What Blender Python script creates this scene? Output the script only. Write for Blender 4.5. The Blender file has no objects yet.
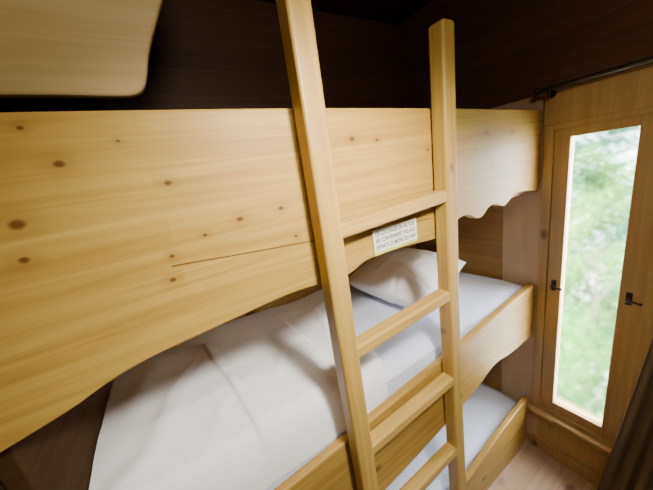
import bpy, bmesh, math, random
from mathutils import Vector, Matrix, noise
random.seed(4)
S = bpy.context.scene
COL = S.collection
# ------------------------------------------------------------ camera (solved from the vanishing points)
W, H = 653, 490
vx = Vector((805-326.5, 245-95)); vd = Vector((493.5-326.5, 245-1264))
f = math.sqrt(-(vx.x*vd.x + vx.y*vd.y))
Xc = Vector((vx.x, vx.y, -f)).normalized()
Zc = -Vector((vd.x, vd.y, -f)).normalized()
Yc = Zc.cross(Xc).normalized(); Zc = Xc.cross(Yc).normalized()
R3 = Matrix((Xc, Yc, Zc))
cam = bpy.data.cameras.new('camera'); camo = bpy.data.objects.new('camera', cam); COL.objects.link(camo)
cam.sensor_width = 36; cam.lens = f/W*36; cam.clip_start = .02
camo.matrix_world = R3.to_4x4()
S.camera = camo
def P(u, v, Y=None, X=None, Z=None):
    d = R3 @ Vector(((u-326.5)/f, (245-v)/f, -1))
    t = Y/d.y if Y is not None else (X/d.x if X is not None else Z/d.z)
    return d*t
# ------------------------------------------------------------ materials
class N:
    def __init__(s, name):
        s.m = bpy.data.materials.new(name); s.m.use_nodes = True
        s.t = s.m.node_tree; s.n = s.t.nodes; s.b = s.n['Principled BSDF']; s.out = s.n['Material Output']
    def new(s, t, **k):
        x = s.n.new(t)
        for a, b in k.items(): setattr(x, a, b)
        return x
    def link(s, a, b): s.t.links.new(a, b)
    def math(s, op, a, b=None):
        x = s.new('ShaderNodeMath', operation=op)
        for i, v in enumerate((a, b)):
            if v is None: continue
            if isinstance(v, (int, float)): x.inputs[i].default_value = v
            else: s.link(v, x.inputs[i])
        return x.outputs[0]
    def mix(s, fac, a, b, bt='MIX'):
        x = s.new('ShaderNodeMix', data_type='RGBA', blend_type=bt)
        for i, v in ((0, fac), (6, a), (7, b)):
            if isinstance(v, (int, float)): x.inputs[i].default_value = v
            elif isinstance(v, tuple): x.inputs[i].default_value = v+(1,) if len(v) == 3 else v
            else: s.link(v, x.inputs[i])
        return x.outputs[2]
def wood(name, c1, c2, a=0, b=2, row=.075, blen=.7, seam=.35, knots=(), rknots=0, rough=.45, var=.16, off=0.0, spec=.4, cracks=()):
    n = N(name); c = 3-a-b
    g = n.new('ShaderNodeNewGeometry'); sp = n.new('ShaderNodeSeparateXYZ'); n.link(g.outputs['Position'], sp.inputs[0])
    A, B, Cc = sp.outputs[a], sp.outputs[b], sp.outputs[c]
    cv = n.new('ShaderNodeCombineXYZ')
    n.link(n.math('MULTIPLY', A, 1.6), cv.inputs[0]); n.link(n.math('MULTIPLY', B, 38), cv.inputs[1]); n.link(n.math('MULTIPLY', Cc, 38), cv.inputs[2])
    ns = n.new('ShaderNodeTexNoise'); ns.inputs['Scale'].default_value = 1.3; ns.inputs['Detail'].default_value = 6; ns.inputs['Distortion'].default_value = .9
    n.link(cv.outputs[0], ns.inputs['Vector'])
    r = n.new('ShaderNodeValToRGB'); r.color_ramp.elements[0].position = .28; r.color_ramp.elements[1].position = .68
    r.color_ramp.elements[0].color = c1+(1,); r.color_ramp.elements[1].color = c2+(1,)
    n.link(ns.outputs['Fac'], r.inputs[0]); col = r.outputs[0]
    ns2 = n.new('ShaderNodeTexNoise'); ns2.inputs['Scale'].default_value = 3.0; ns2.inputs['Detail'].default_value = 3; n.link(g.outputs['Position'], ns2.inputs['Vector'])
    col = n.mix(n.math('MULTIPLY', ns2.outputs['Fac'], .55), col, (c1[0]*.8, c1[1]*.74, c1[2]*.6))
    if row:
        bv = n.new('ShaderNodeCombineXYZ'); n.link(n.math('ADD', A, 7.3 if blen > 5 else 0), bv.inputs[0]); n.link(n.math('ADD', B, off), bv.inputs[1])
        bk = n.new('ShaderNodeTexBrick'); n.link(bv.outputs[0], bk.inputs['Vector'])
        bk.inputs['Scale'].default_value = 1; bk.inputs['Brick Width'].default_value = blen; bk.inputs['Row Height'].default_value = row
        bk.inputs['Mortar Size'].default_value = .0008; bk.inputs['Mortar Smooth'].default_value = .5
        bk.inputs['Color1'].default_value = (1, 1, 1, 1); bk.inputs['Color2'].default_value = (1-var, 1-var*1.2, 1-var*1.6, 1)
        bk.inputs['Mortar'].default_value = (1-seam, (1-seam)*.9, (1-seam)*.8, 1)
        col = n.mix(1.0, col, bk.outputs['Color'], 'MULTIPLY')
    km = None
    def addmask(m):
        nonlocal km
        km = m if km is None else n.math('MAXIMUM', km, m)
    for (ka, kb, kr) in knots:
        da = n.math('MULTIPLY', n.math('SUBTRACT', A, ka), .75); db = n.math('SUBTRACT', B, kb)
        q = n.math('SQRT', n.math('ADD', n.math('MULTIPLY', da, da), n.math('MULTIPLY', db, db)))
        q = n.math('ADD', q, n.math('MULTIPLY', n.math('SUBTRACT', ns.outputs['Fac'], .5), kr*.9))
        mr = n.new('ShaderNodeMapRange', interpolation_type='SMOOTHSTEP'); n.link(q, mr.inputs[0])
        mr.inputs[1].default_value = kr*.3; mr.inputs[2].default_value = kr*1.1; mr.inputs[3].default_value = .95; mr.inputs[4].default_value = 0
        addmask(mr.outputs[0])
        m2 = n.new('ShaderNodeMapRange', interpolation_type='SMOOTHSTEP'); n.link(q, m2.inputs[0])
        m2.inputs[1].default_value = kr; m2.inputs[2].default_value = kr*3.5; m2.inputs[3].default_value = .20; m2.inputs[4].default_value = 0
        addmask(m2.outputs[0])
    for (a0, b0, a1, b1, wdt) in cracks:
        sl = (b1-b0)/(a1-a0)
        yy = n.math('ADD', n.math('MULTIPLY', n.math('SUBTRACT', A, a0), sl), b0)
        dd_ = n.math('SUBTRACT', n.math('SUBTRACT', B, yy), n.math('MULTIPLY', n.math('SUBTRACT', ns2.outputs['Fac'], .5), .012))
        ad = n.math('ABSOLUTE', dd_)
        mr = n.new('ShaderNodeMapRange', interpolation_type='SMOOTHSTEP'); n.link(ad, mr.inputs[0])
        mr.inputs[1].default_value = wdt*.3; mr.inputs[2].default_value = wdt*1.3; mr.inputs[3].default_value = .9; mr.inputs[4].default_value = 0
        inside = n.math('MULTIPLY', n.math('GREATER_THAN', A, a0), n.math('LESS_THAN', A, a1))
        addmask(n.math('MULTIPLY', mr.outputs[0], inside))
    if rknots:
        kv = n.new('ShaderNodeCombineXYZ'); n.link(n.math('MULTIPLY', A, .6), kv.inputs[0]); n.link(B, kv.inputs[1]); n.link(n.math('MULTIPLY', Cc, .5), kv.inputs[2])
        vo = n.new('ShaderNodeTexVoronoi'); vo.inputs['Scale'].default_value = rknots; n.link(kv.outputs[0], vo.inputs['Vector'])
        mr = n.new('ShaderNodeMapRange', interpolation_type='SMOOTHSTEP'); n.link(vo.outputs['Distance'], mr.inputs[0])
        mr.inputs[1].default_value = .04; mr.inputs[2].default_value = .15; mr.inputs[3].default_value = .85; mr.inputs[4].default_value = 0
        addmask(mr.outputs[0])
    if km is not None:
        col = n.mix(km, col, (c1[0]*.30, c1[1]*.20, c1[2]*.18))
    n.link(col, n.b.inputs['Base Color'])
    n.b.inputs['Roughness'].default_value = rough
    n.b.inputs['Specular IOR Level'].default_value = spec
    bp = n.new('ShaderNodeBump'); bp.inputs['Strength'].default_value = .08; bp.inputs['Distance'].default_value = .003
    n.link(ns.outputs['Fac'], bp.inputs['Height']); n.link(bp.outputs[0], n.b.inputs['Normal'])
    return n.m
def cloth(name, c, bump=.25, sc=30, rough=.85, sheen=.1, spec=.3):
    n = N(name)
    g = n.new('ShaderNodeNewGeometry')
    a = n.new('ShaderNodeTexNoise'); a.inputs['Scale'].default_value = sc; a.inputs['Detail'].default_value = 3; a.inputs['Distortion'].default_value = .5
    n.link(g.outputs['Position'], a.inputs['Vector'])
    col = n.mix(a.outputs['Fac'], (c[0]*.97, c[1]*.97, c[2]*.97), c)
    n.link(col, n.b.inputs['Base Color']); n.b.inputs['Roughness'].default_value = rough
    n.b.inputs['Sheen Weight'].default_value = sheen; n.b.inputs['Specular IOR Level'].default_value = spec
    bp = n.new('ShaderNodeBump'); bp.inputs['Strength'].default_value = bump; bp.inputs['Distance'].default_value = .01
    n.link(a.outputs['Fac'], bp.inputs['Height']); n.link(bp.outputs[0], n.b.inputs['Normal'])
    return n.m
def plain(name, c, rough=.5, metal=0, var=.1):
    n = N(name); a = n.new('ShaderNodeTexNoise'); a.inputs['Scale'].default_value = 25
    g = n.new('ShaderNodeNewGeometry'); n.link(g.outputs['Position'], a.inputs['Vector'])
    n.link(n.mix(a.outputs['Fac'], tuple(x*(1-var) for x in c), c), n.b.inputs['Base Color'])
    n.b.inputs['Roughness'].default_value = rough; n.b.inputs['Metallic'].default_value = metal
    return n.m
d = .55
pine1, pine2 = (.41, .240, .042), (.62, .415, .095)
kn = []
for (u, v, r) in ((59,164,.008),(17,225,.011),(24,260,.007),(240,219,.0065),(168,183,.006),(173,280,.006),(352,139,.007),(377,140,.005),(296,236,.004),(281,208,.006),(118,141,.003),(20,128,.004),(205,235,.004),(487,133,.008),(512,132,.007),(492,165,.008),(475,150,.006),(428,150,.006),(415,205,.005),(505,178,.007),(520,160,.005),(172,256,.005)):
    p = P(u, v, Y=d); kn.append((p.x, p.z, r))
ck = [P(172,267,Y=d), P(432,218,Y=d)]
M_board = wood('pine_board', pine1, pine2, 0, 2, .046, .83, .12, kn, 0, .46, off=.03, var=.13, spec=.24, cracks=[(ck[0].x, ck[0].z, ck[1].x, ck[1].z, .0019)])
M_rail = wood('pine_rail', (.35,.195,.036), (.54,.34,.078), 0, 2, .05, .9, .12, (), 9, .42, var=.1)
M_stile = wood('pine_stile', (.42,.25,.048), (.62,.41,.100), 2, 0, 0, 1, 0, (), 12, .38)
M_rung = wood('pine_rung', (.44,.265,.056), (.64,.425,.112), 0, 2, 0, 1, 0, (), 9, .38)
M_back = wood('wall_planks', (.36,.195,.045), (.49,.285,.08), 0, 2, .095, 30, .5, (), 6, .5)
M_backy = wood('wall_planks_end', (.32,.17,.042), (.44,.25,.075), 1, 2, .095, 30, .5, (), 6, .5)
M_head = wood('dark_headboard', (.050,.027,.011), (.080,.043,.018), 1, 2, .10, 30, .4, (), 0, .8, spec=.1)
dk1, dk2 = (.088,.040,.020), (.135,.064,.033)
M_dark = wood('dark_planks', dk1, dk2, 0, 2, .12, 30, .75, (), 0, .6)
M_darky = wood('dark_planks_end', dk1, dk2, 1, 2, .12, 30, .75, (), 0, .6)
M_ceil = wood('dark_ceiling', dk1, dk2, 0, 1, .12, 30, .75, (), 0, .6)
M_pale = wood('pale_wall', (.56,.38,.22), (.64,.46,.28), 2, 1, 0, 1, 0, (), 0, .7)
M_win = wood('window_wood', (.45,.285,.105), (.58,.395,.165), 2, 1, 0, 1, 0, (), 7, .5)
M_floor = wood('floor_planks', (.50,.34,.21), (.64,.46,.32), 0, 1, .09, 1.2, .5, (), 5, .45)
M_front = wood('front_planks', (.18,.10,.05), (.26,.16,.08), 0, 2, .1, 30, .5, (), 0, .5)
M_panel = wood('pale_panel', (.66,.48,.17), (.78,.59,.25), 0, 2, 0, 1, 0, (), 0, .5)
M_white = cloth('white_cotton', (.95,.95,.965), .08, 14)
M_sheet = cloth('blue_white_sheet', (.74,.80,.95), .10, 14)
M_pillow = cloth('pillow_cotton', (.95,.95,.965), .14, 18)
M_curt = cloth('brown_curtain', (.16,.135,.11), .3, 60, 1.0, 0, .0)
M_iron = plain('dark_iron', (.03,.026,.024), .4, .3)
M_handle = plain('handle_metal', (.07,.06,.055), .3, .9)
M_sign = plain('sign_card', (.96,.94,.80), .5)
M_signg = plain('sign_strip', (.62,.68,.10), .5)
M_ink = plain('sign_ink', (.006,.005,.004), .7)
# ------------------------------------------------------------ mesh helpers
def link(name, bm, mats, parent=None, smooth=False, bevel=0, seg=2):
    me = bpy.data.meshes.new(name)
    bmesh.ops.recalc_face_normals(bm, faces=bm.faces)
    if parent is not None:
        bmesh.ops.translate(bm, verts=bm.verts, vec=-parent.matrix_world.translation if parent.type == 'EMPTY' else Vector((0,0,0)))
    bm.to_mesh(me); bm.free()
    if not isinstance(mats, (list, tuple)): mats = [mats]
    for m in mats: me.materials.append(m)
    o = bpy.data.objects.new(name, me); COL.objects.link(o)
    if parent is not None: o.parent = parent
    if smooth:
        for p in me.polygons: p.use_smooth = True
    if bevel:
        b = o.modifiers.new('bevel', 'BEVEL'); b.width = bevel; b.segments = seg; b.limit_method = 'ANGLE'; b.angle_limit = math.radians(40)
    return o
def box(bm, x0, x1, y0, y1, z0, z1, mi=0):
    r = bmesh.ops.create_cube(bm, size=1)
    for v in r['verts']:
        v.co = Vector(((x0+x1)/2+v.co.x*(x1-x0), (y0+y1)/2+v.co.y*(y1-y0), (z0+z1)/2+v.co.z*(z1-z0)))
    for fc in {fc for v in r['verts'] for fc in v.link_faces}: fc.material_index = mi
    return r['verts']
def prism(bm, pts, y0, y1):
    "pts in (x,z), extruded along y"
    A = [bm.verts.new((x, y0, z)) for x, z in pts]; B = [bm.verts.new((x, y1, z)) for x, z in pts]
    n = len(pts)
    bm.faces.new(A); bm.faces.new(B[::-1])
    for i in range(n): bm.faces.new((A[i], B[i], B[(i+1) % n], A[(i+1) % n]))
def cyl(bm, p, q, r, seg=16, r2=None):
    p, q = Vector(p), Vector(q); dd = q-p
    m = Matrix.Translation((p+q)/2) @ dd.to_track_quat('Z', 'Y').to_matrix().to_4x4()
    return bmesh.ops.create_cone(bm, cap_ends=True, segments=seg, radius1=r, radius2=r if r2 is None else r2, depth=dd.length, matrix=m)
def empty(name, loc):
    o = bpy.data.objects.new(name, None); o.location = loc; COL.objects.link(o); o.empty_display_size = .05
    o.matrix_world = Matrix.Translation(loc)
    return o
def tag(o, label, cat, group=None):
    o['label'] = label; o['category'] = cat
    if group: o['group'] = group
    return o
def struct(o): o['kind'] = 'structure'; return o
def catmull(pts, k=6):
    out = []
    for i in range(len(pts)-1):
        p0 = pts[max(i-1, 0)]; p1 = pts[i]; p2 = pts[i+1]; p3 = pts[min(i+2, len(pts)-1)]
        for j in range(k):
            t = j/k
            out.append(tuple(.5*((2*p1[a])+(-p0[a]+p2[a])*t+(2*p0[a]-5*p1[a]+4*p2[a]-p3[a])*t*t+(-p0[a]+3*p1[a]-3*p2[a]+p3[a])*t**3) for a in (0, 1)))
    out.append(pts[-1]); return out
# ------------------------------------------------------------ room
XL, XR, YB, YF, ZF, ZT = -.335, 1.42, 1.27, -.75, -1.65, .75
XH = -.305
bm = bmesh.new(); box(bm, XL-.1, XR+.12, YF-.1, YB+.1, ZF-.08, ZF); struct(link('floor', bm, M_floor))
bm = bmesh.new(); box(bm, XL-.1, XR+.12, YF-.1, YB+.1, ZT, ZT+.08); struct(link('ceiling', bm, M_ceil))
bm = bmesh.new(); box(bm, XL-.1, XR+.12, YB, YB+.1, ZF, -.17, 0); box(bm, XL-.1, XR+.12, YB, YB+.1, -.17, ZT, 1); struct(link('wall_back', bm, [M_back, M_dark]))
bm = bmesh.new(); box(bm, XL-.1, XL, YF, YB, ZF, -.17, 0); box(bm, XL-.1, XL, YF, YB, -.17, ZT, 1); struct(link('wall_left', bm, [M_head, M_darky]))
bm = bmesh.new(); box(bm, XL-.1, XR+.12, YF-.1, YF, ZF, ZT); struct(link('wall_front', bm, M_front))
bm = bmesh.new()
x0, x1 = XR, XR+.12
hy0, hy1, hz0, hz1 = .195, .515, -1.37, .035
box(bm, x0, x1, .70, YB, ZF, -.17, 2)
box(bm, x0, x1, hy1, .70, ZF, -.17, 0)
box(bm, x0, x1, hy1, YB, -.17, .17, 0)
box(bm, x0, x1, hy0, hy1, hz1, .17, 0)
box(bm, x0, x1, hy0, hy1, ZF, hz0, 3)
box(bm, x0, x1, YF, hy0, ZF, .17, 0)
box(bm, x0, x1, YF, YB, .17, ZT, 1)
struct(link('wall_right', bm, [M_pale, M_darky, M_backy, M_win]))
bm = bmesh.new(); box(bm, XR-.018, XR, YF, .54, .045, .165); struct(link('trim_1', bm, M_win, bevel=.003))
bm = bmesh.new(); box(bm, XR-.014, XR, YF, .55, ZF, ZF+.075); struct(link('baseboard_right', bm, M_win, bevel=.003))
# window
w = empty('window_1', (XR, .36, hz0)); struct(w)
bm = bmesh.new()
fx0, fx1 = XR-.012, XR+.06
box(bm, fx0, fx1, .505, .540, hz0-.01, .045); box(bm, fx0, fx1, .165, .205, hz0-.01, .045)
box(bm, fx0, fx1, .205, .505, .022, .045); box(bm, fx0, fx1, .205, .505, hz0-.01, hz0+.02)
link('frame', bm, M_win, w, bevel=.002)
bm = bmesh.new(); box(bm, XR-.035, XR+.0, .15, .555, hz0-.035, hz0-.008); link('sill', bm, M_win, w, bevel=.006)
gz0, gz1, gy0, gy1 = -1.30, -.012, .272, .453
sx0, sx1 = XR-.004, XR+.040
bm = bmesh.new()
box(bm, sx0, sx1, gy1, .5048, hz0+.0203, .0218); box(bm, sx0, sx1, .2052, gy0, hz0+.0203, .0218)
box(bm, sx0, sx1, gy0, gy1, gz1, .0218); box(bm, sx0, sx1, gy0, gy1, hz0+.0203, gz0)
sash = link('sash', bm, M_win, w, bevel=.002)
n = N('window_glass'); tr = n.new('ShaderNodeBsdfTransparent'); gl = n.new('ShaderNodeBsdfRefraction'); gl.inputs['Roughness'].default_value = .20; gl.inputs['IOR'].default_value = 1.10
mx = n.new('ShaderNodeMixShader'); mx.inputs[0].default_value = .72; n.link(tr.outputs[0], mx.inputs[1]); n.link(gl.outputs[0], mx.inputs[2]); n.link(mx.outputs[0], n.out.inputs['Surface'])
bm = bmesh.new(); box(bm, XR+.014, XR+.018, gy0-.004, gy1+.004, gz0-.004, gz1+.004); link('glass', bm, n.m, w)
def handle(y, z, s):
    bm = bmesh.new()
    box(bm, sx0-.005, sx0, y-.009, y+.009, z-.028, z+.024)
    cyl(bm, (sx0-.004, y, z), (sx0-.028, y, z), .005)
    cyl(bm, (sx0-.025, y+.005*s, z), (sx0-.027, y-.034*s, z-.005), .0055, r2=.004)
    bmesh.ops.create_icosphere(bm, subdivisions=2, radius=.006, matrix=Matrix.Translation((sx0-.027, y-.034*s, z-.005)))
    o = link('handle', bm, M_handle, w, bevel=.0015); o['label'] = 'dark metal lever handle'
handle(.478, -.650, 1); handle(.243, -.640, 1)
# ------------------------------------------------------------ bunk bed
bed = tag(empty('bunk_bed', (.55, .9, ZF)), 'built-in pine bunk bed with scalloped side boards and three sleeping levels', 'bunk bed')
bot = [(-.6,-.60),(-.40,-.555),(-.27,-.512),(-.15,-.490),(0,-.479),(.25,-.462),(.4,-.458),(.55,-.472),(.632,-.476),(.70,-.462),(.759,-.441),(.89,-.434),(1.11,-.448),(1.31,-.463),(1.42,-.44),(1.526,-.392),(1.62,-.395),(1.70,-.432),(1.77,-.436),(1.85,-.390),(1.93,-.386),(2.04,-.418),(2.12,-.394),(2.2,-.360),(2.36,-.366),(2.565,-.400)]
top = [(2.565,.200),(1.9,.222),(1.3,.24),(.52,.257),(0,.263),(-.6,.267)]
pts = [(x*d, z*d) for x, z in catmull(bot)+catmull(top)]
bm = bmesh.new(); prism(bm, pts, d, d+.03); link('guard_board', bm, M_board, bed, bevel=.004)
bot = [(-.6,-1.98),(.2,-1.95),(.9,-1.89),(1.4,-1.82),(1.7,-1.765),(1.86,-1.71),(1.98,-1.695),(2.12,-1.715),(2.3,-1.725),(2.565,-1.72)]
top = [(2.565,-1.205),(2.0,-1.25),(1.6,-1.285),(.9,-1.335),(.2,-1.38),(-.6,-1.42)]
bm = bmesh.new(); prism(bm, [(x*d, z*d) for x, z in catmull(bot)+catmull(top)], d, d+.028); link('side_rail', bm, M_rail, bed, bevel=.006)
bm = bmesh.new(); prism(bm, [(x*d, z*d) for x, z in [(-.6,-2.98),(2.4,-2.98),(2.52,-2.9),(2.54,-2.42)]+catmull([(2.45,-2.425),(2.0,-2.49),(1.5,-2.60),(.9,-2.68),(-.6,-2.75)])], d, d+.028)
link('side_rail', bm, M_rail, bed, bevel=.006)
bm = bmesh.new(); box(bm, XL+.002, XH, d+.031, YB-.002, ZF, -.221); link('headboard', bm, M_head, bed, bevel=.003)
for z in (-.2, -.80, -1.53):
    bm = bmesh.new(); box(bm, (XL if z > -.3 else XH)+.003, XR-.003, d+.031, YB-.003, z-.02, z); link('bed_base', bm, M_back, bed, bevel=.002)
# panel above the top bunk
poly = [(-120,95),(60,95),(118,96),(136,94),(144,87),(147,74),(149,52),(155,26),(162,0),(172,-40),(180,-75)]
pp = [P(u, v, Y=.78) for u, v in poly]
pp = [(max(p.x, XL+.004), min(p.z, ZT-.004)) for p in pp]
pts = [pp[0]]+catmull(pp[1:], 4)+[(pp[-1][0]+.01, ZT-.004), (XL+.004, ZT-.004)]
bm = bmesh.new(); prism(bm, pts, .78, .805)
tag(link('hanging_panel', bm, M_panel, bevel=.006), 'pale wooden panel with rounded lower corner hanging above the top bunk', 'panel')
# ------------------------------------------------------------ ladder
yl0, yl1 = .499, .546
lad = tag(empty('bunk_ladder', (.5, .52, ZF)), 'straight pine bunk ladder with flat rungs standing against the bed', 'ladder')
def stile(xc, w_, ztop, dt):
    b = xc+dt
    pts = [(xc-w_/2, ZF), (xc+w_/2, ZF), (xc+w_/2, -.44), (b+w_/2, ztop-.008), (b+w_/2-.006, ztop), (b-w_/2+.006, ztop), (b-w_/2, ztop-.008), (xc-w_/2, -.44)]
    bm = bmesh.new(); prism(bm, pts, yl0, yl1); link('stile', bm, M_stile, lad, bevel=.007, seg=4)
xs0, xs1 = .298, .722
stile(xs0, .054, .335, .010); stile(xs1, .052, .330, .020)
for z in (-.100, -.420, -.750, -1.075, -1.375):
    bm = bmesh.new(); vs = box(bm, xs0+.018, xs1-.014, yl0+.001, yl1-.002, z-.036, z)
    for v in vs:
        if v.co.x < .5: v.co.z -= .014
    link('rung', bm, M_rung, lad, bevel=.008, seg=4)
# ------------------------------------------------------------ bedding
def nz(x, y, s, k=0): return noise.noise(Vector((x*s, y*s, k)))
def mattress(name, z0, z1, label, group=None):
    bm = bmesh.new()
    x0, x1, y0, y1 = XH+.004, XR-.008, d+.036, YB-.006
    box(bm, x0, x1, y0, y1, z0, z1)
    bmesh.ops.subdivide_edges(bm, edges=bm.edges[:], cuts=34, use_grid_fill=True)
    for v in bm.verts:
        t = (v.co.z-z0)/(z1-z0)
        e = min(v.co.y-y0, .05)/.05; e2 = min(x1-v.co.x, .05)/.05; ee = max(0, min(e, e2))
        v.co.z += t*(-.022*(1-ee)**2 + .007*nz(v.co.x, v.co.y, 5) + .005*nz(v.co.x*.5+v.co.y, v.co.y-v.co.x, 11, 3))
        if v.co.y < y0+.01: v.co.y += .003*abs(nz(v.co.x, v.co.z, 9))
    o = link(name, bm, M_sheet, None, smooth=True)
    return tag(o, label, 'mattress', group)
mattress('mattress', -.797, -.668, 'mattress in a fitted blue-white sheet on the middle bunk')
mattress('mattress', -1.527, -1.395, 'mattress in a fitted blue-white sheet on the lowest bunk')
def surf(name, fn, nx, ny, mat, label, cat, th=.012):
    bm = bmesh.new()
    g = [[bm.verts.new(fn(i/nx, j/ny)) for j in range(ny+1)] for i in range(nx+1)]
    for i in range(nx):
        for j in range(ny): bm.faces.new((g[i][j], g[i+1][j], g[i+1][j+1], g[i][j+1]))
    o = link(name, bm, mat, None, smooth=True)
    if th:
        s = o.modifiers.new('solid', 'SOLIDIFY'); s.thickness = th; s.offset = -1
    return tag(o, label, cat)
quad = [P(203,347,Z=-.58), P(283,316,Z=-.58), P(352,380,Z=-.60), P(262,430,Z=-.58)]
quad = [(p.x, p.y) for p in quad]
def inquad(x, y):
    m = 9; n_ = 4
    cx = sum(q[0] for q in quad)/4; cy = sum(q[1] for q in quad)/4
    for i in range(n_):
        ax, ay = quad[i]; bx, by = quad[(i+1) % n_]
        nx_, ny_ = by-ay, ax-bx; L = math.hypot(nx_, ny_); nx_ /= L; ny_ /= L
        if (cx-ax)*nx_+(cy-ay)*ny_ < 0: nx_, ny_ = -nx_, -ny_
        m = min(m, (x-ax)*nx_+(y-ay)*ny_)
    return m
def duvet(u, v):
    xl = XH+.004
    xr = .46+.20*v**1.3+.015*math.sin(v*9)
    xx = xl+u*(xr-xl)
    y0, vf, R = .581, .20, .055
    if v < vf:
        a_ = v/vf*math.pi/2; yy = y0+R*(1-math.cos(a_)); s_ = math.sin(a_)**.85
    else:
        yy = y0+R+(v-vf)/(1-vf)*(1.262-y0-R); s_ = 1
    q2 = (yy-y0)/(1.262-y0)
    eb = min((1-q2)/.10, 1); eb = math.sqrt(max(0, 1-(1-eb)**2))
    er = min((1-u)/.05, 1); er = math.sqrt(max(0, 1-(1-er)**2))
    e = .6+.4*min(1, q2/.3)
    hgt = .082-.040*max(0, min(1, (xx+.02)/.45))
    z = -.664 + hgt*e*(.6+.4*eb)*(.35+.65*er)
    qd = inquad(xx+.006*nz(xx, yy, 4, 1), yy+.006*nz(xx, yy, 4, 4))
    inn = 1/(1+math.exp(-max(-.1, min(.1, qd))/.0022))
    z += .009*inn
    z -= .0010*math.exp(-((qd-.032)/.0040)**2)
    z += .016*nz(xx*1.1+yy*.4, yy*.7, 4, 2)*e
    z += .003*nz(xx*.8+yy*1.3, yy-xx*.6, 11, 6)
    for (cx, cy, ang, ln, wd, h) in ((-.16,.78,1.0,.3,.04,.009),(-.2,1.02,1.4,.25,.035,.008),(.37,.70,1.9,.2,.018,.005),(-.22,.68,.5,.2,.03,.006),(-.10,.92,1.15,.3,.014,.003),(-.02,.70,.75,.2,.014,.003),(.18,.80,1.1,.22,.012,.002),(.44,.95,1.3,.2,.018,.007),(.50,1.08,.4,.2,.018,.007),(.38,1.12,-.4,.16,.018,.007),(.46,.82,.7,.14,.016,.005)):
        a = (xx-cx)*math.cos(ang)+(yy-cy)*math.sin(ang); b = -(xx-cx)*math.sin(ang)+(yy-cy)*math.cos(ang)+.03*nz(xx, yy, 6, cx*9)
        z += h*math.exp(-(a/ln)**2*3-(b/wd)**2)*e*er
    zb = -.752
    z = zb+(z+.012-zb)*s_
    return Vector((xx, yy+.003*nz(xx, z, 9, 3), z))
surf('duvet', duvet, 280, 240, M_white, 'white duvet with a folded panel spread over the left part of the middle bunk', 'duvet', 0)
# pillow
bm = bmesh.new(); nn = 60
def pil(u, v, s):
    a, b = u*2-1, v*2-1
    k = (max(0, 1-abs(a)**2.6)**.5)*(max(0, 1-abs(b)**2.6)**.5)
    aa = a*math.sqrt(1-.07*b*b)*(1-.03*(1-b*b)); bb = b*math.sqrt(1-.07*a*a)*(1-.03*(1-a*a))
    cr = 0
    for (cx, cy, an) in ((.75,.75,.8),(-.75,.75,2.35),(-.75,-.75,.8),(.75,-.75,2.35),(-.45,-.85,1.3),(-.85,-.4,.3)):
        p_ = (a-cx)*math.cos(an)+(b-cy)*math.sin(an); q_ = -(a-cx)*math.sin(an)+(b-cy)*math.cos(an)
        cr -= .008*math.exp(-(p_/.35)**2-(q_/.07)**2)
    z = s*(.086*k+cr*k**.5) + s*k*(.009*nz(a*2+b, b*2, 1.2, 4)+.006*nz(a*3, b*5, 1.5, 8))
    return Vector((aa*.20, bb*.25, z))
for s in (1, -1):
    g = [[bm.verts.new(pil(i/nn, j/nn, s)) for j in range(nn+1)] for i in range(nn+1)]
    for i in range(nn):
        for j in range(nn): bm.faces.new((g[i][j], g[i+1][j], g[i+1][j+1], g[i][j+1]) if s > 0 else (g[i][j], g[i][j+1], g[i+1][j+1], g[i+1][j]))
bmesh.ops.remove_doubles(bm, verts=bm.verts, dist=.0002)
bmesh.ops.transform(bm, verts=bm.verts, matrix=Matrix.Translation((.955, .960, -.556)) @ Matrix.Rotation(math.radians(4), 4, 'Z') @ Matrix.Rotation(math.radians(-13), 4, 'Y'))
tag(link('pillow', bm, M_pillow, None, smooth=True), 'plump white pillow at the window end of the middle bunk', 'pillow')
# ------------------------------------------------------------ warning sign
sx = [P(372,231,Y=d-.003), P(416,217,Y=d-.003), P(374,257,Y=d-.003)]
sxa, sxb, sz1, sz0 = sx[0].x, sx[1].x, sx[0].z, sx[2].z
sg = tag(empty('warning_sign', ((sxa+sxb)/2, d-.002, sz0)), 'small cream warning sign with French capitals on the board beside the ladder', 'sign')
bm = bmesh.new(); box(bm, sxa, sxb, d-.003, d-.001, sz0, sz1); link('border', bm, M_signg, sg)
bm = bmesh.new(); box(bm, sxa+.002, sxb-.002, d-.0036, d-.0031, sz0+.009, sz1-.001); link('card', bm, M_sign, sg)
def text(s, x, z, wd, hgt):
    cu = bpy.data.curves.new('t', 'FONT'); cu.body = s; cu.size = 1; cu.align_x = 'LEFT'; cu.offset = .03; cu.space_character = 1.12
    t = bpy.data.objects.new('t', cu); COL.objects.link(t)
    bpy.context.view_layer.update()
    me = bpy.data.meshes.new_from_object(t.evaluated_get(bpy.context.evaluated_depsgraph_get()))
    bpy.data.objects.remove(t)
    xs = [v.co.x for v in me.vertices]; ys = [v.co.y for v in me.vertices]
    o0 = sg.matrix_world.translation
    for v in me.vertices:
        X = x+(v.co.x-min(xs))/(max(xs)-min(xs))*wd; Z = z+(v.co.y-min(ys))/(max(ys)-min(ys))*hgt
        v.co = Vector((X, d-.0040, Z))-o0
    me.materials.append(M_ink); me.name = 'lettering'
    o = bpy.data.objects.new('lettering', me); COL.objects.link(o); o.parent = sg
sw, sh = sxb-sxa, sz1-sz0
text('LES COUCHAGES EN HAUTEUR', sxa+.05*sw, sz1-.28*sh, sw*.90, sh*.19)
text('NE CONVIENNENT PAS AUX', sxa+.05*sw, sz1-.535*sh, sw*.90, sh*.19)
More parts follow.
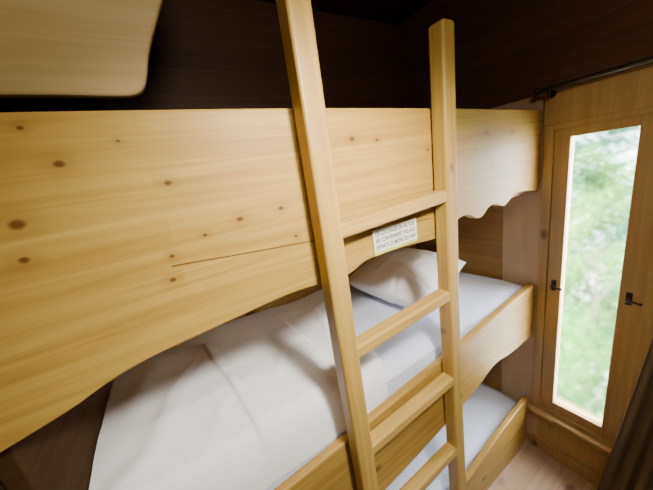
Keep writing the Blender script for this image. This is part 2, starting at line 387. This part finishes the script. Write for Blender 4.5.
text('ENFANTS DE MOINS DE 6 ANS', sxa+.05*sw, sz1-.79*sh, sw*.90, sh*.19)
# ------------------------------------------------------------ curtain rod and curtain
zr = .178; xr_ = 1.375
rod = tag(empty('curtain_rod', (XR, .3, zr)), 'dark iron curtain rod above the window', 'curtain rod')
bm = bmesh.new(); cyl(bm, (xr_, -.45, zr), (xr_, .545, zr), .0085); link('rod', bm, M_iron, rod, smooth=False)
bm = bmesh.new(); bmesh.ops.create_uvsphere(bm, u_segments=16, v_segments=10, radius=.014, matrix=Matrix.Translation((xr_, .553, zr))); link('finial', bm, M_iron, rod, smooth=True)
for y in (.515, -.42):
    bm = bmesh.new(); cyl(bm, (XR, y, zr-.02), (xr_, y, zr-.014), .005); cyl(bm, (XR-.019, y, zr-.02), (XR-.025, y, zr-.02), .014); cyl(bm, (xr_, y-.006, zr), (xr_, y+.006, zr), .012); cyl(bm, (xr_, y, zr-.03), (xr_, y, zr), .005); link('bracket', bm, M_iron, rod)
def curt(u, v):
    z = zr-.01-v*(zr-.01-ZF-.02)
    edge = .085+.165*v**1.1
    y = edge-u*(edge+.30)
    x = xr_-.014+(.006+.004*nz(u*9, 0, 1, 5))*math.sin(u*math.pi*2*11+v*.8+2.2*math.sin(u*7))+.010*nz(u*7, v*2, 2) - .02*v
    return Vector((x, y, z))
surf('curtain', curt, 320, 60, M_curt, 'grey-brown fabric curtain drawn aside at the right of the window', 'curtain', .002)
# ------------------------------------------------------------ outside
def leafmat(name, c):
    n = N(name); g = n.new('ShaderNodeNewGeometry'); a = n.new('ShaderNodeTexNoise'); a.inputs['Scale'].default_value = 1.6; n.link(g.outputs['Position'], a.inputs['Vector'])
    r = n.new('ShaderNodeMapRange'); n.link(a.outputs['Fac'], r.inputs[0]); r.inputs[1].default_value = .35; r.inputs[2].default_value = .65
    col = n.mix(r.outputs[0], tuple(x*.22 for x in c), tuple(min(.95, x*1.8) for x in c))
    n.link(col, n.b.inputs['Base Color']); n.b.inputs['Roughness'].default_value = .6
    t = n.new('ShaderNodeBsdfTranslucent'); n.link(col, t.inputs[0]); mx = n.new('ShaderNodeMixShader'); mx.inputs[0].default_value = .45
    n.link(n.b.outputs[0], mx.inputs[1]); n.link(t.outputs[0], mx.inputs[2]); n.link(mx.outputs[0], n.out.inputs[0]); return n.m
Mbark = plain('bark', (.20,.16,.12), .9)
GZ = -5.2
bm = bmesh.new(); box(bm, XR+.6, 14, -4, 14, GZ-.1, GZ); struct(link('ground', bm, plain('outside_ground', (.80,.84,.70), .9)))
def shrub(cx, cy, h, r, cnt, c, label, thr=-.02, ls=1):
    e = tag(empty('shrub', (cx, cy, GZ)), label, 'shrub', None)
    bm = bmesh.new(); cyl(bm, (cx, cy, GZ), (cx, cy, GZ+h*.75), .05, 10, .015)
    for k in range(7):
        a = k*2.4; z = GZ+h*(.2+.08*k); cyl(bm, (cx, cy, z), (cx+math.cos(a)*r*.7, cy+math.sin(a)*r*.7, z+.5), .022, 6, .006)
    link('trunk', bm, Mbark, e)
    bm = bmesh.new()
    for k in range(cnt):
        th = random.uniform(0, 6.28); rr = r*math.sqrt(random.uniform(.15, 1)); z = random.uniform(.02, 1)
        rr *= (math.sin(math.pi*min(1, z*.85+.12))**.5)
        rr *= 1+.25*noise.noise(Vector((th*1.2, z*5, cx)))
        p = Vector((cx+math.cos(th)*rr, cy+math.sin(th)*rr, GZ+z*h))
        if noise.noise(p*1.4) < thr: continue
        s = random.uniform(.04, .08)*ls
        m = Matrix.Translation(p) @ Matrix.Rotation(random.uniform(0, 6.28), 4, 'Z') @ Matrix.Rotation(random.uniform(-1.5, 1.5), 4, 'X') @ Matrix.Rotation(random.uniform(-1.4, 1.4), 4, 'Y')
        vs = [bm.verts.new(m @ Vector(q)) for q in ((-s, 0, 0), (-s*.4, -s*.6, .1*s), (s*.4, -s*.6, .1*s), (s, 0, 0), (s*.4, s*.6, .1*s), (-s*.4, s*.6, .1*s))]
        bm.faces.new(vs)
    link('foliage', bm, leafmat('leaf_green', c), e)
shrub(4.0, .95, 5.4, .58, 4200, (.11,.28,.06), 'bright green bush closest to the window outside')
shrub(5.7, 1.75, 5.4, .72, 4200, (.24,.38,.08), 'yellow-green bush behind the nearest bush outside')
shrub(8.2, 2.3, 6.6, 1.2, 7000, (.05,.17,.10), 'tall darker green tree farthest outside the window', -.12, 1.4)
# ------------------------------------------------------------ light
wd = bpy.data.worlds.new('world'); S.world = wd; wd.use_nodes = True
bg = wd.node_tree.nodes['Background']; bg.inputs[0].default_value = (.82, .92, 1, 1); bg.inputs[1].default_value = 20.0
def light(name, typ, loc, target, energy, color, size=None, **k):
    l = bpy.data.lights.new(name, typ); l.energy = energy; l.color = color
    for a, b in k.items(): setattr(l, a, b)
    if size:
        if typ == 'AREA': l.shape = 'RECTANGLE'; l.size, l.size_y = size
        else: l.shadow_soft_size = size
    o = bpy.data.objects.new(name, l); COL.objects.link(o); o.location = loc
    o.rotation_euler = (Vector(target)-Vector(loc)).to_track_quat('-Z', 'Y').to_euler()
    return o
s = light('sun', 'SUN', (3, -5, 6), (5, 2, -3), 20, (1, .97, .90)); s.data.angle = .05
light('window_daylight', 'AREA', (2.15, -.25, -.1), (1.2, .6, -.7), 520, (.90, .95, 1), (.8, 1.3))
light('ceiling_lamp', 'AREA', (.22, -.2, .66), (.22, .75, -.2), 4.6, (1, .90, .72), (.25, .25))
light('added_key_spot', 'SPOT', (.42, -.14, .34), (.34, .66, -.42), 112, (1, .95, .87), .07, spot_size=math.radians(94), spot_blend=1.0)  # added spot, not a room lamp: brightens the bedding, falls off toward the edges
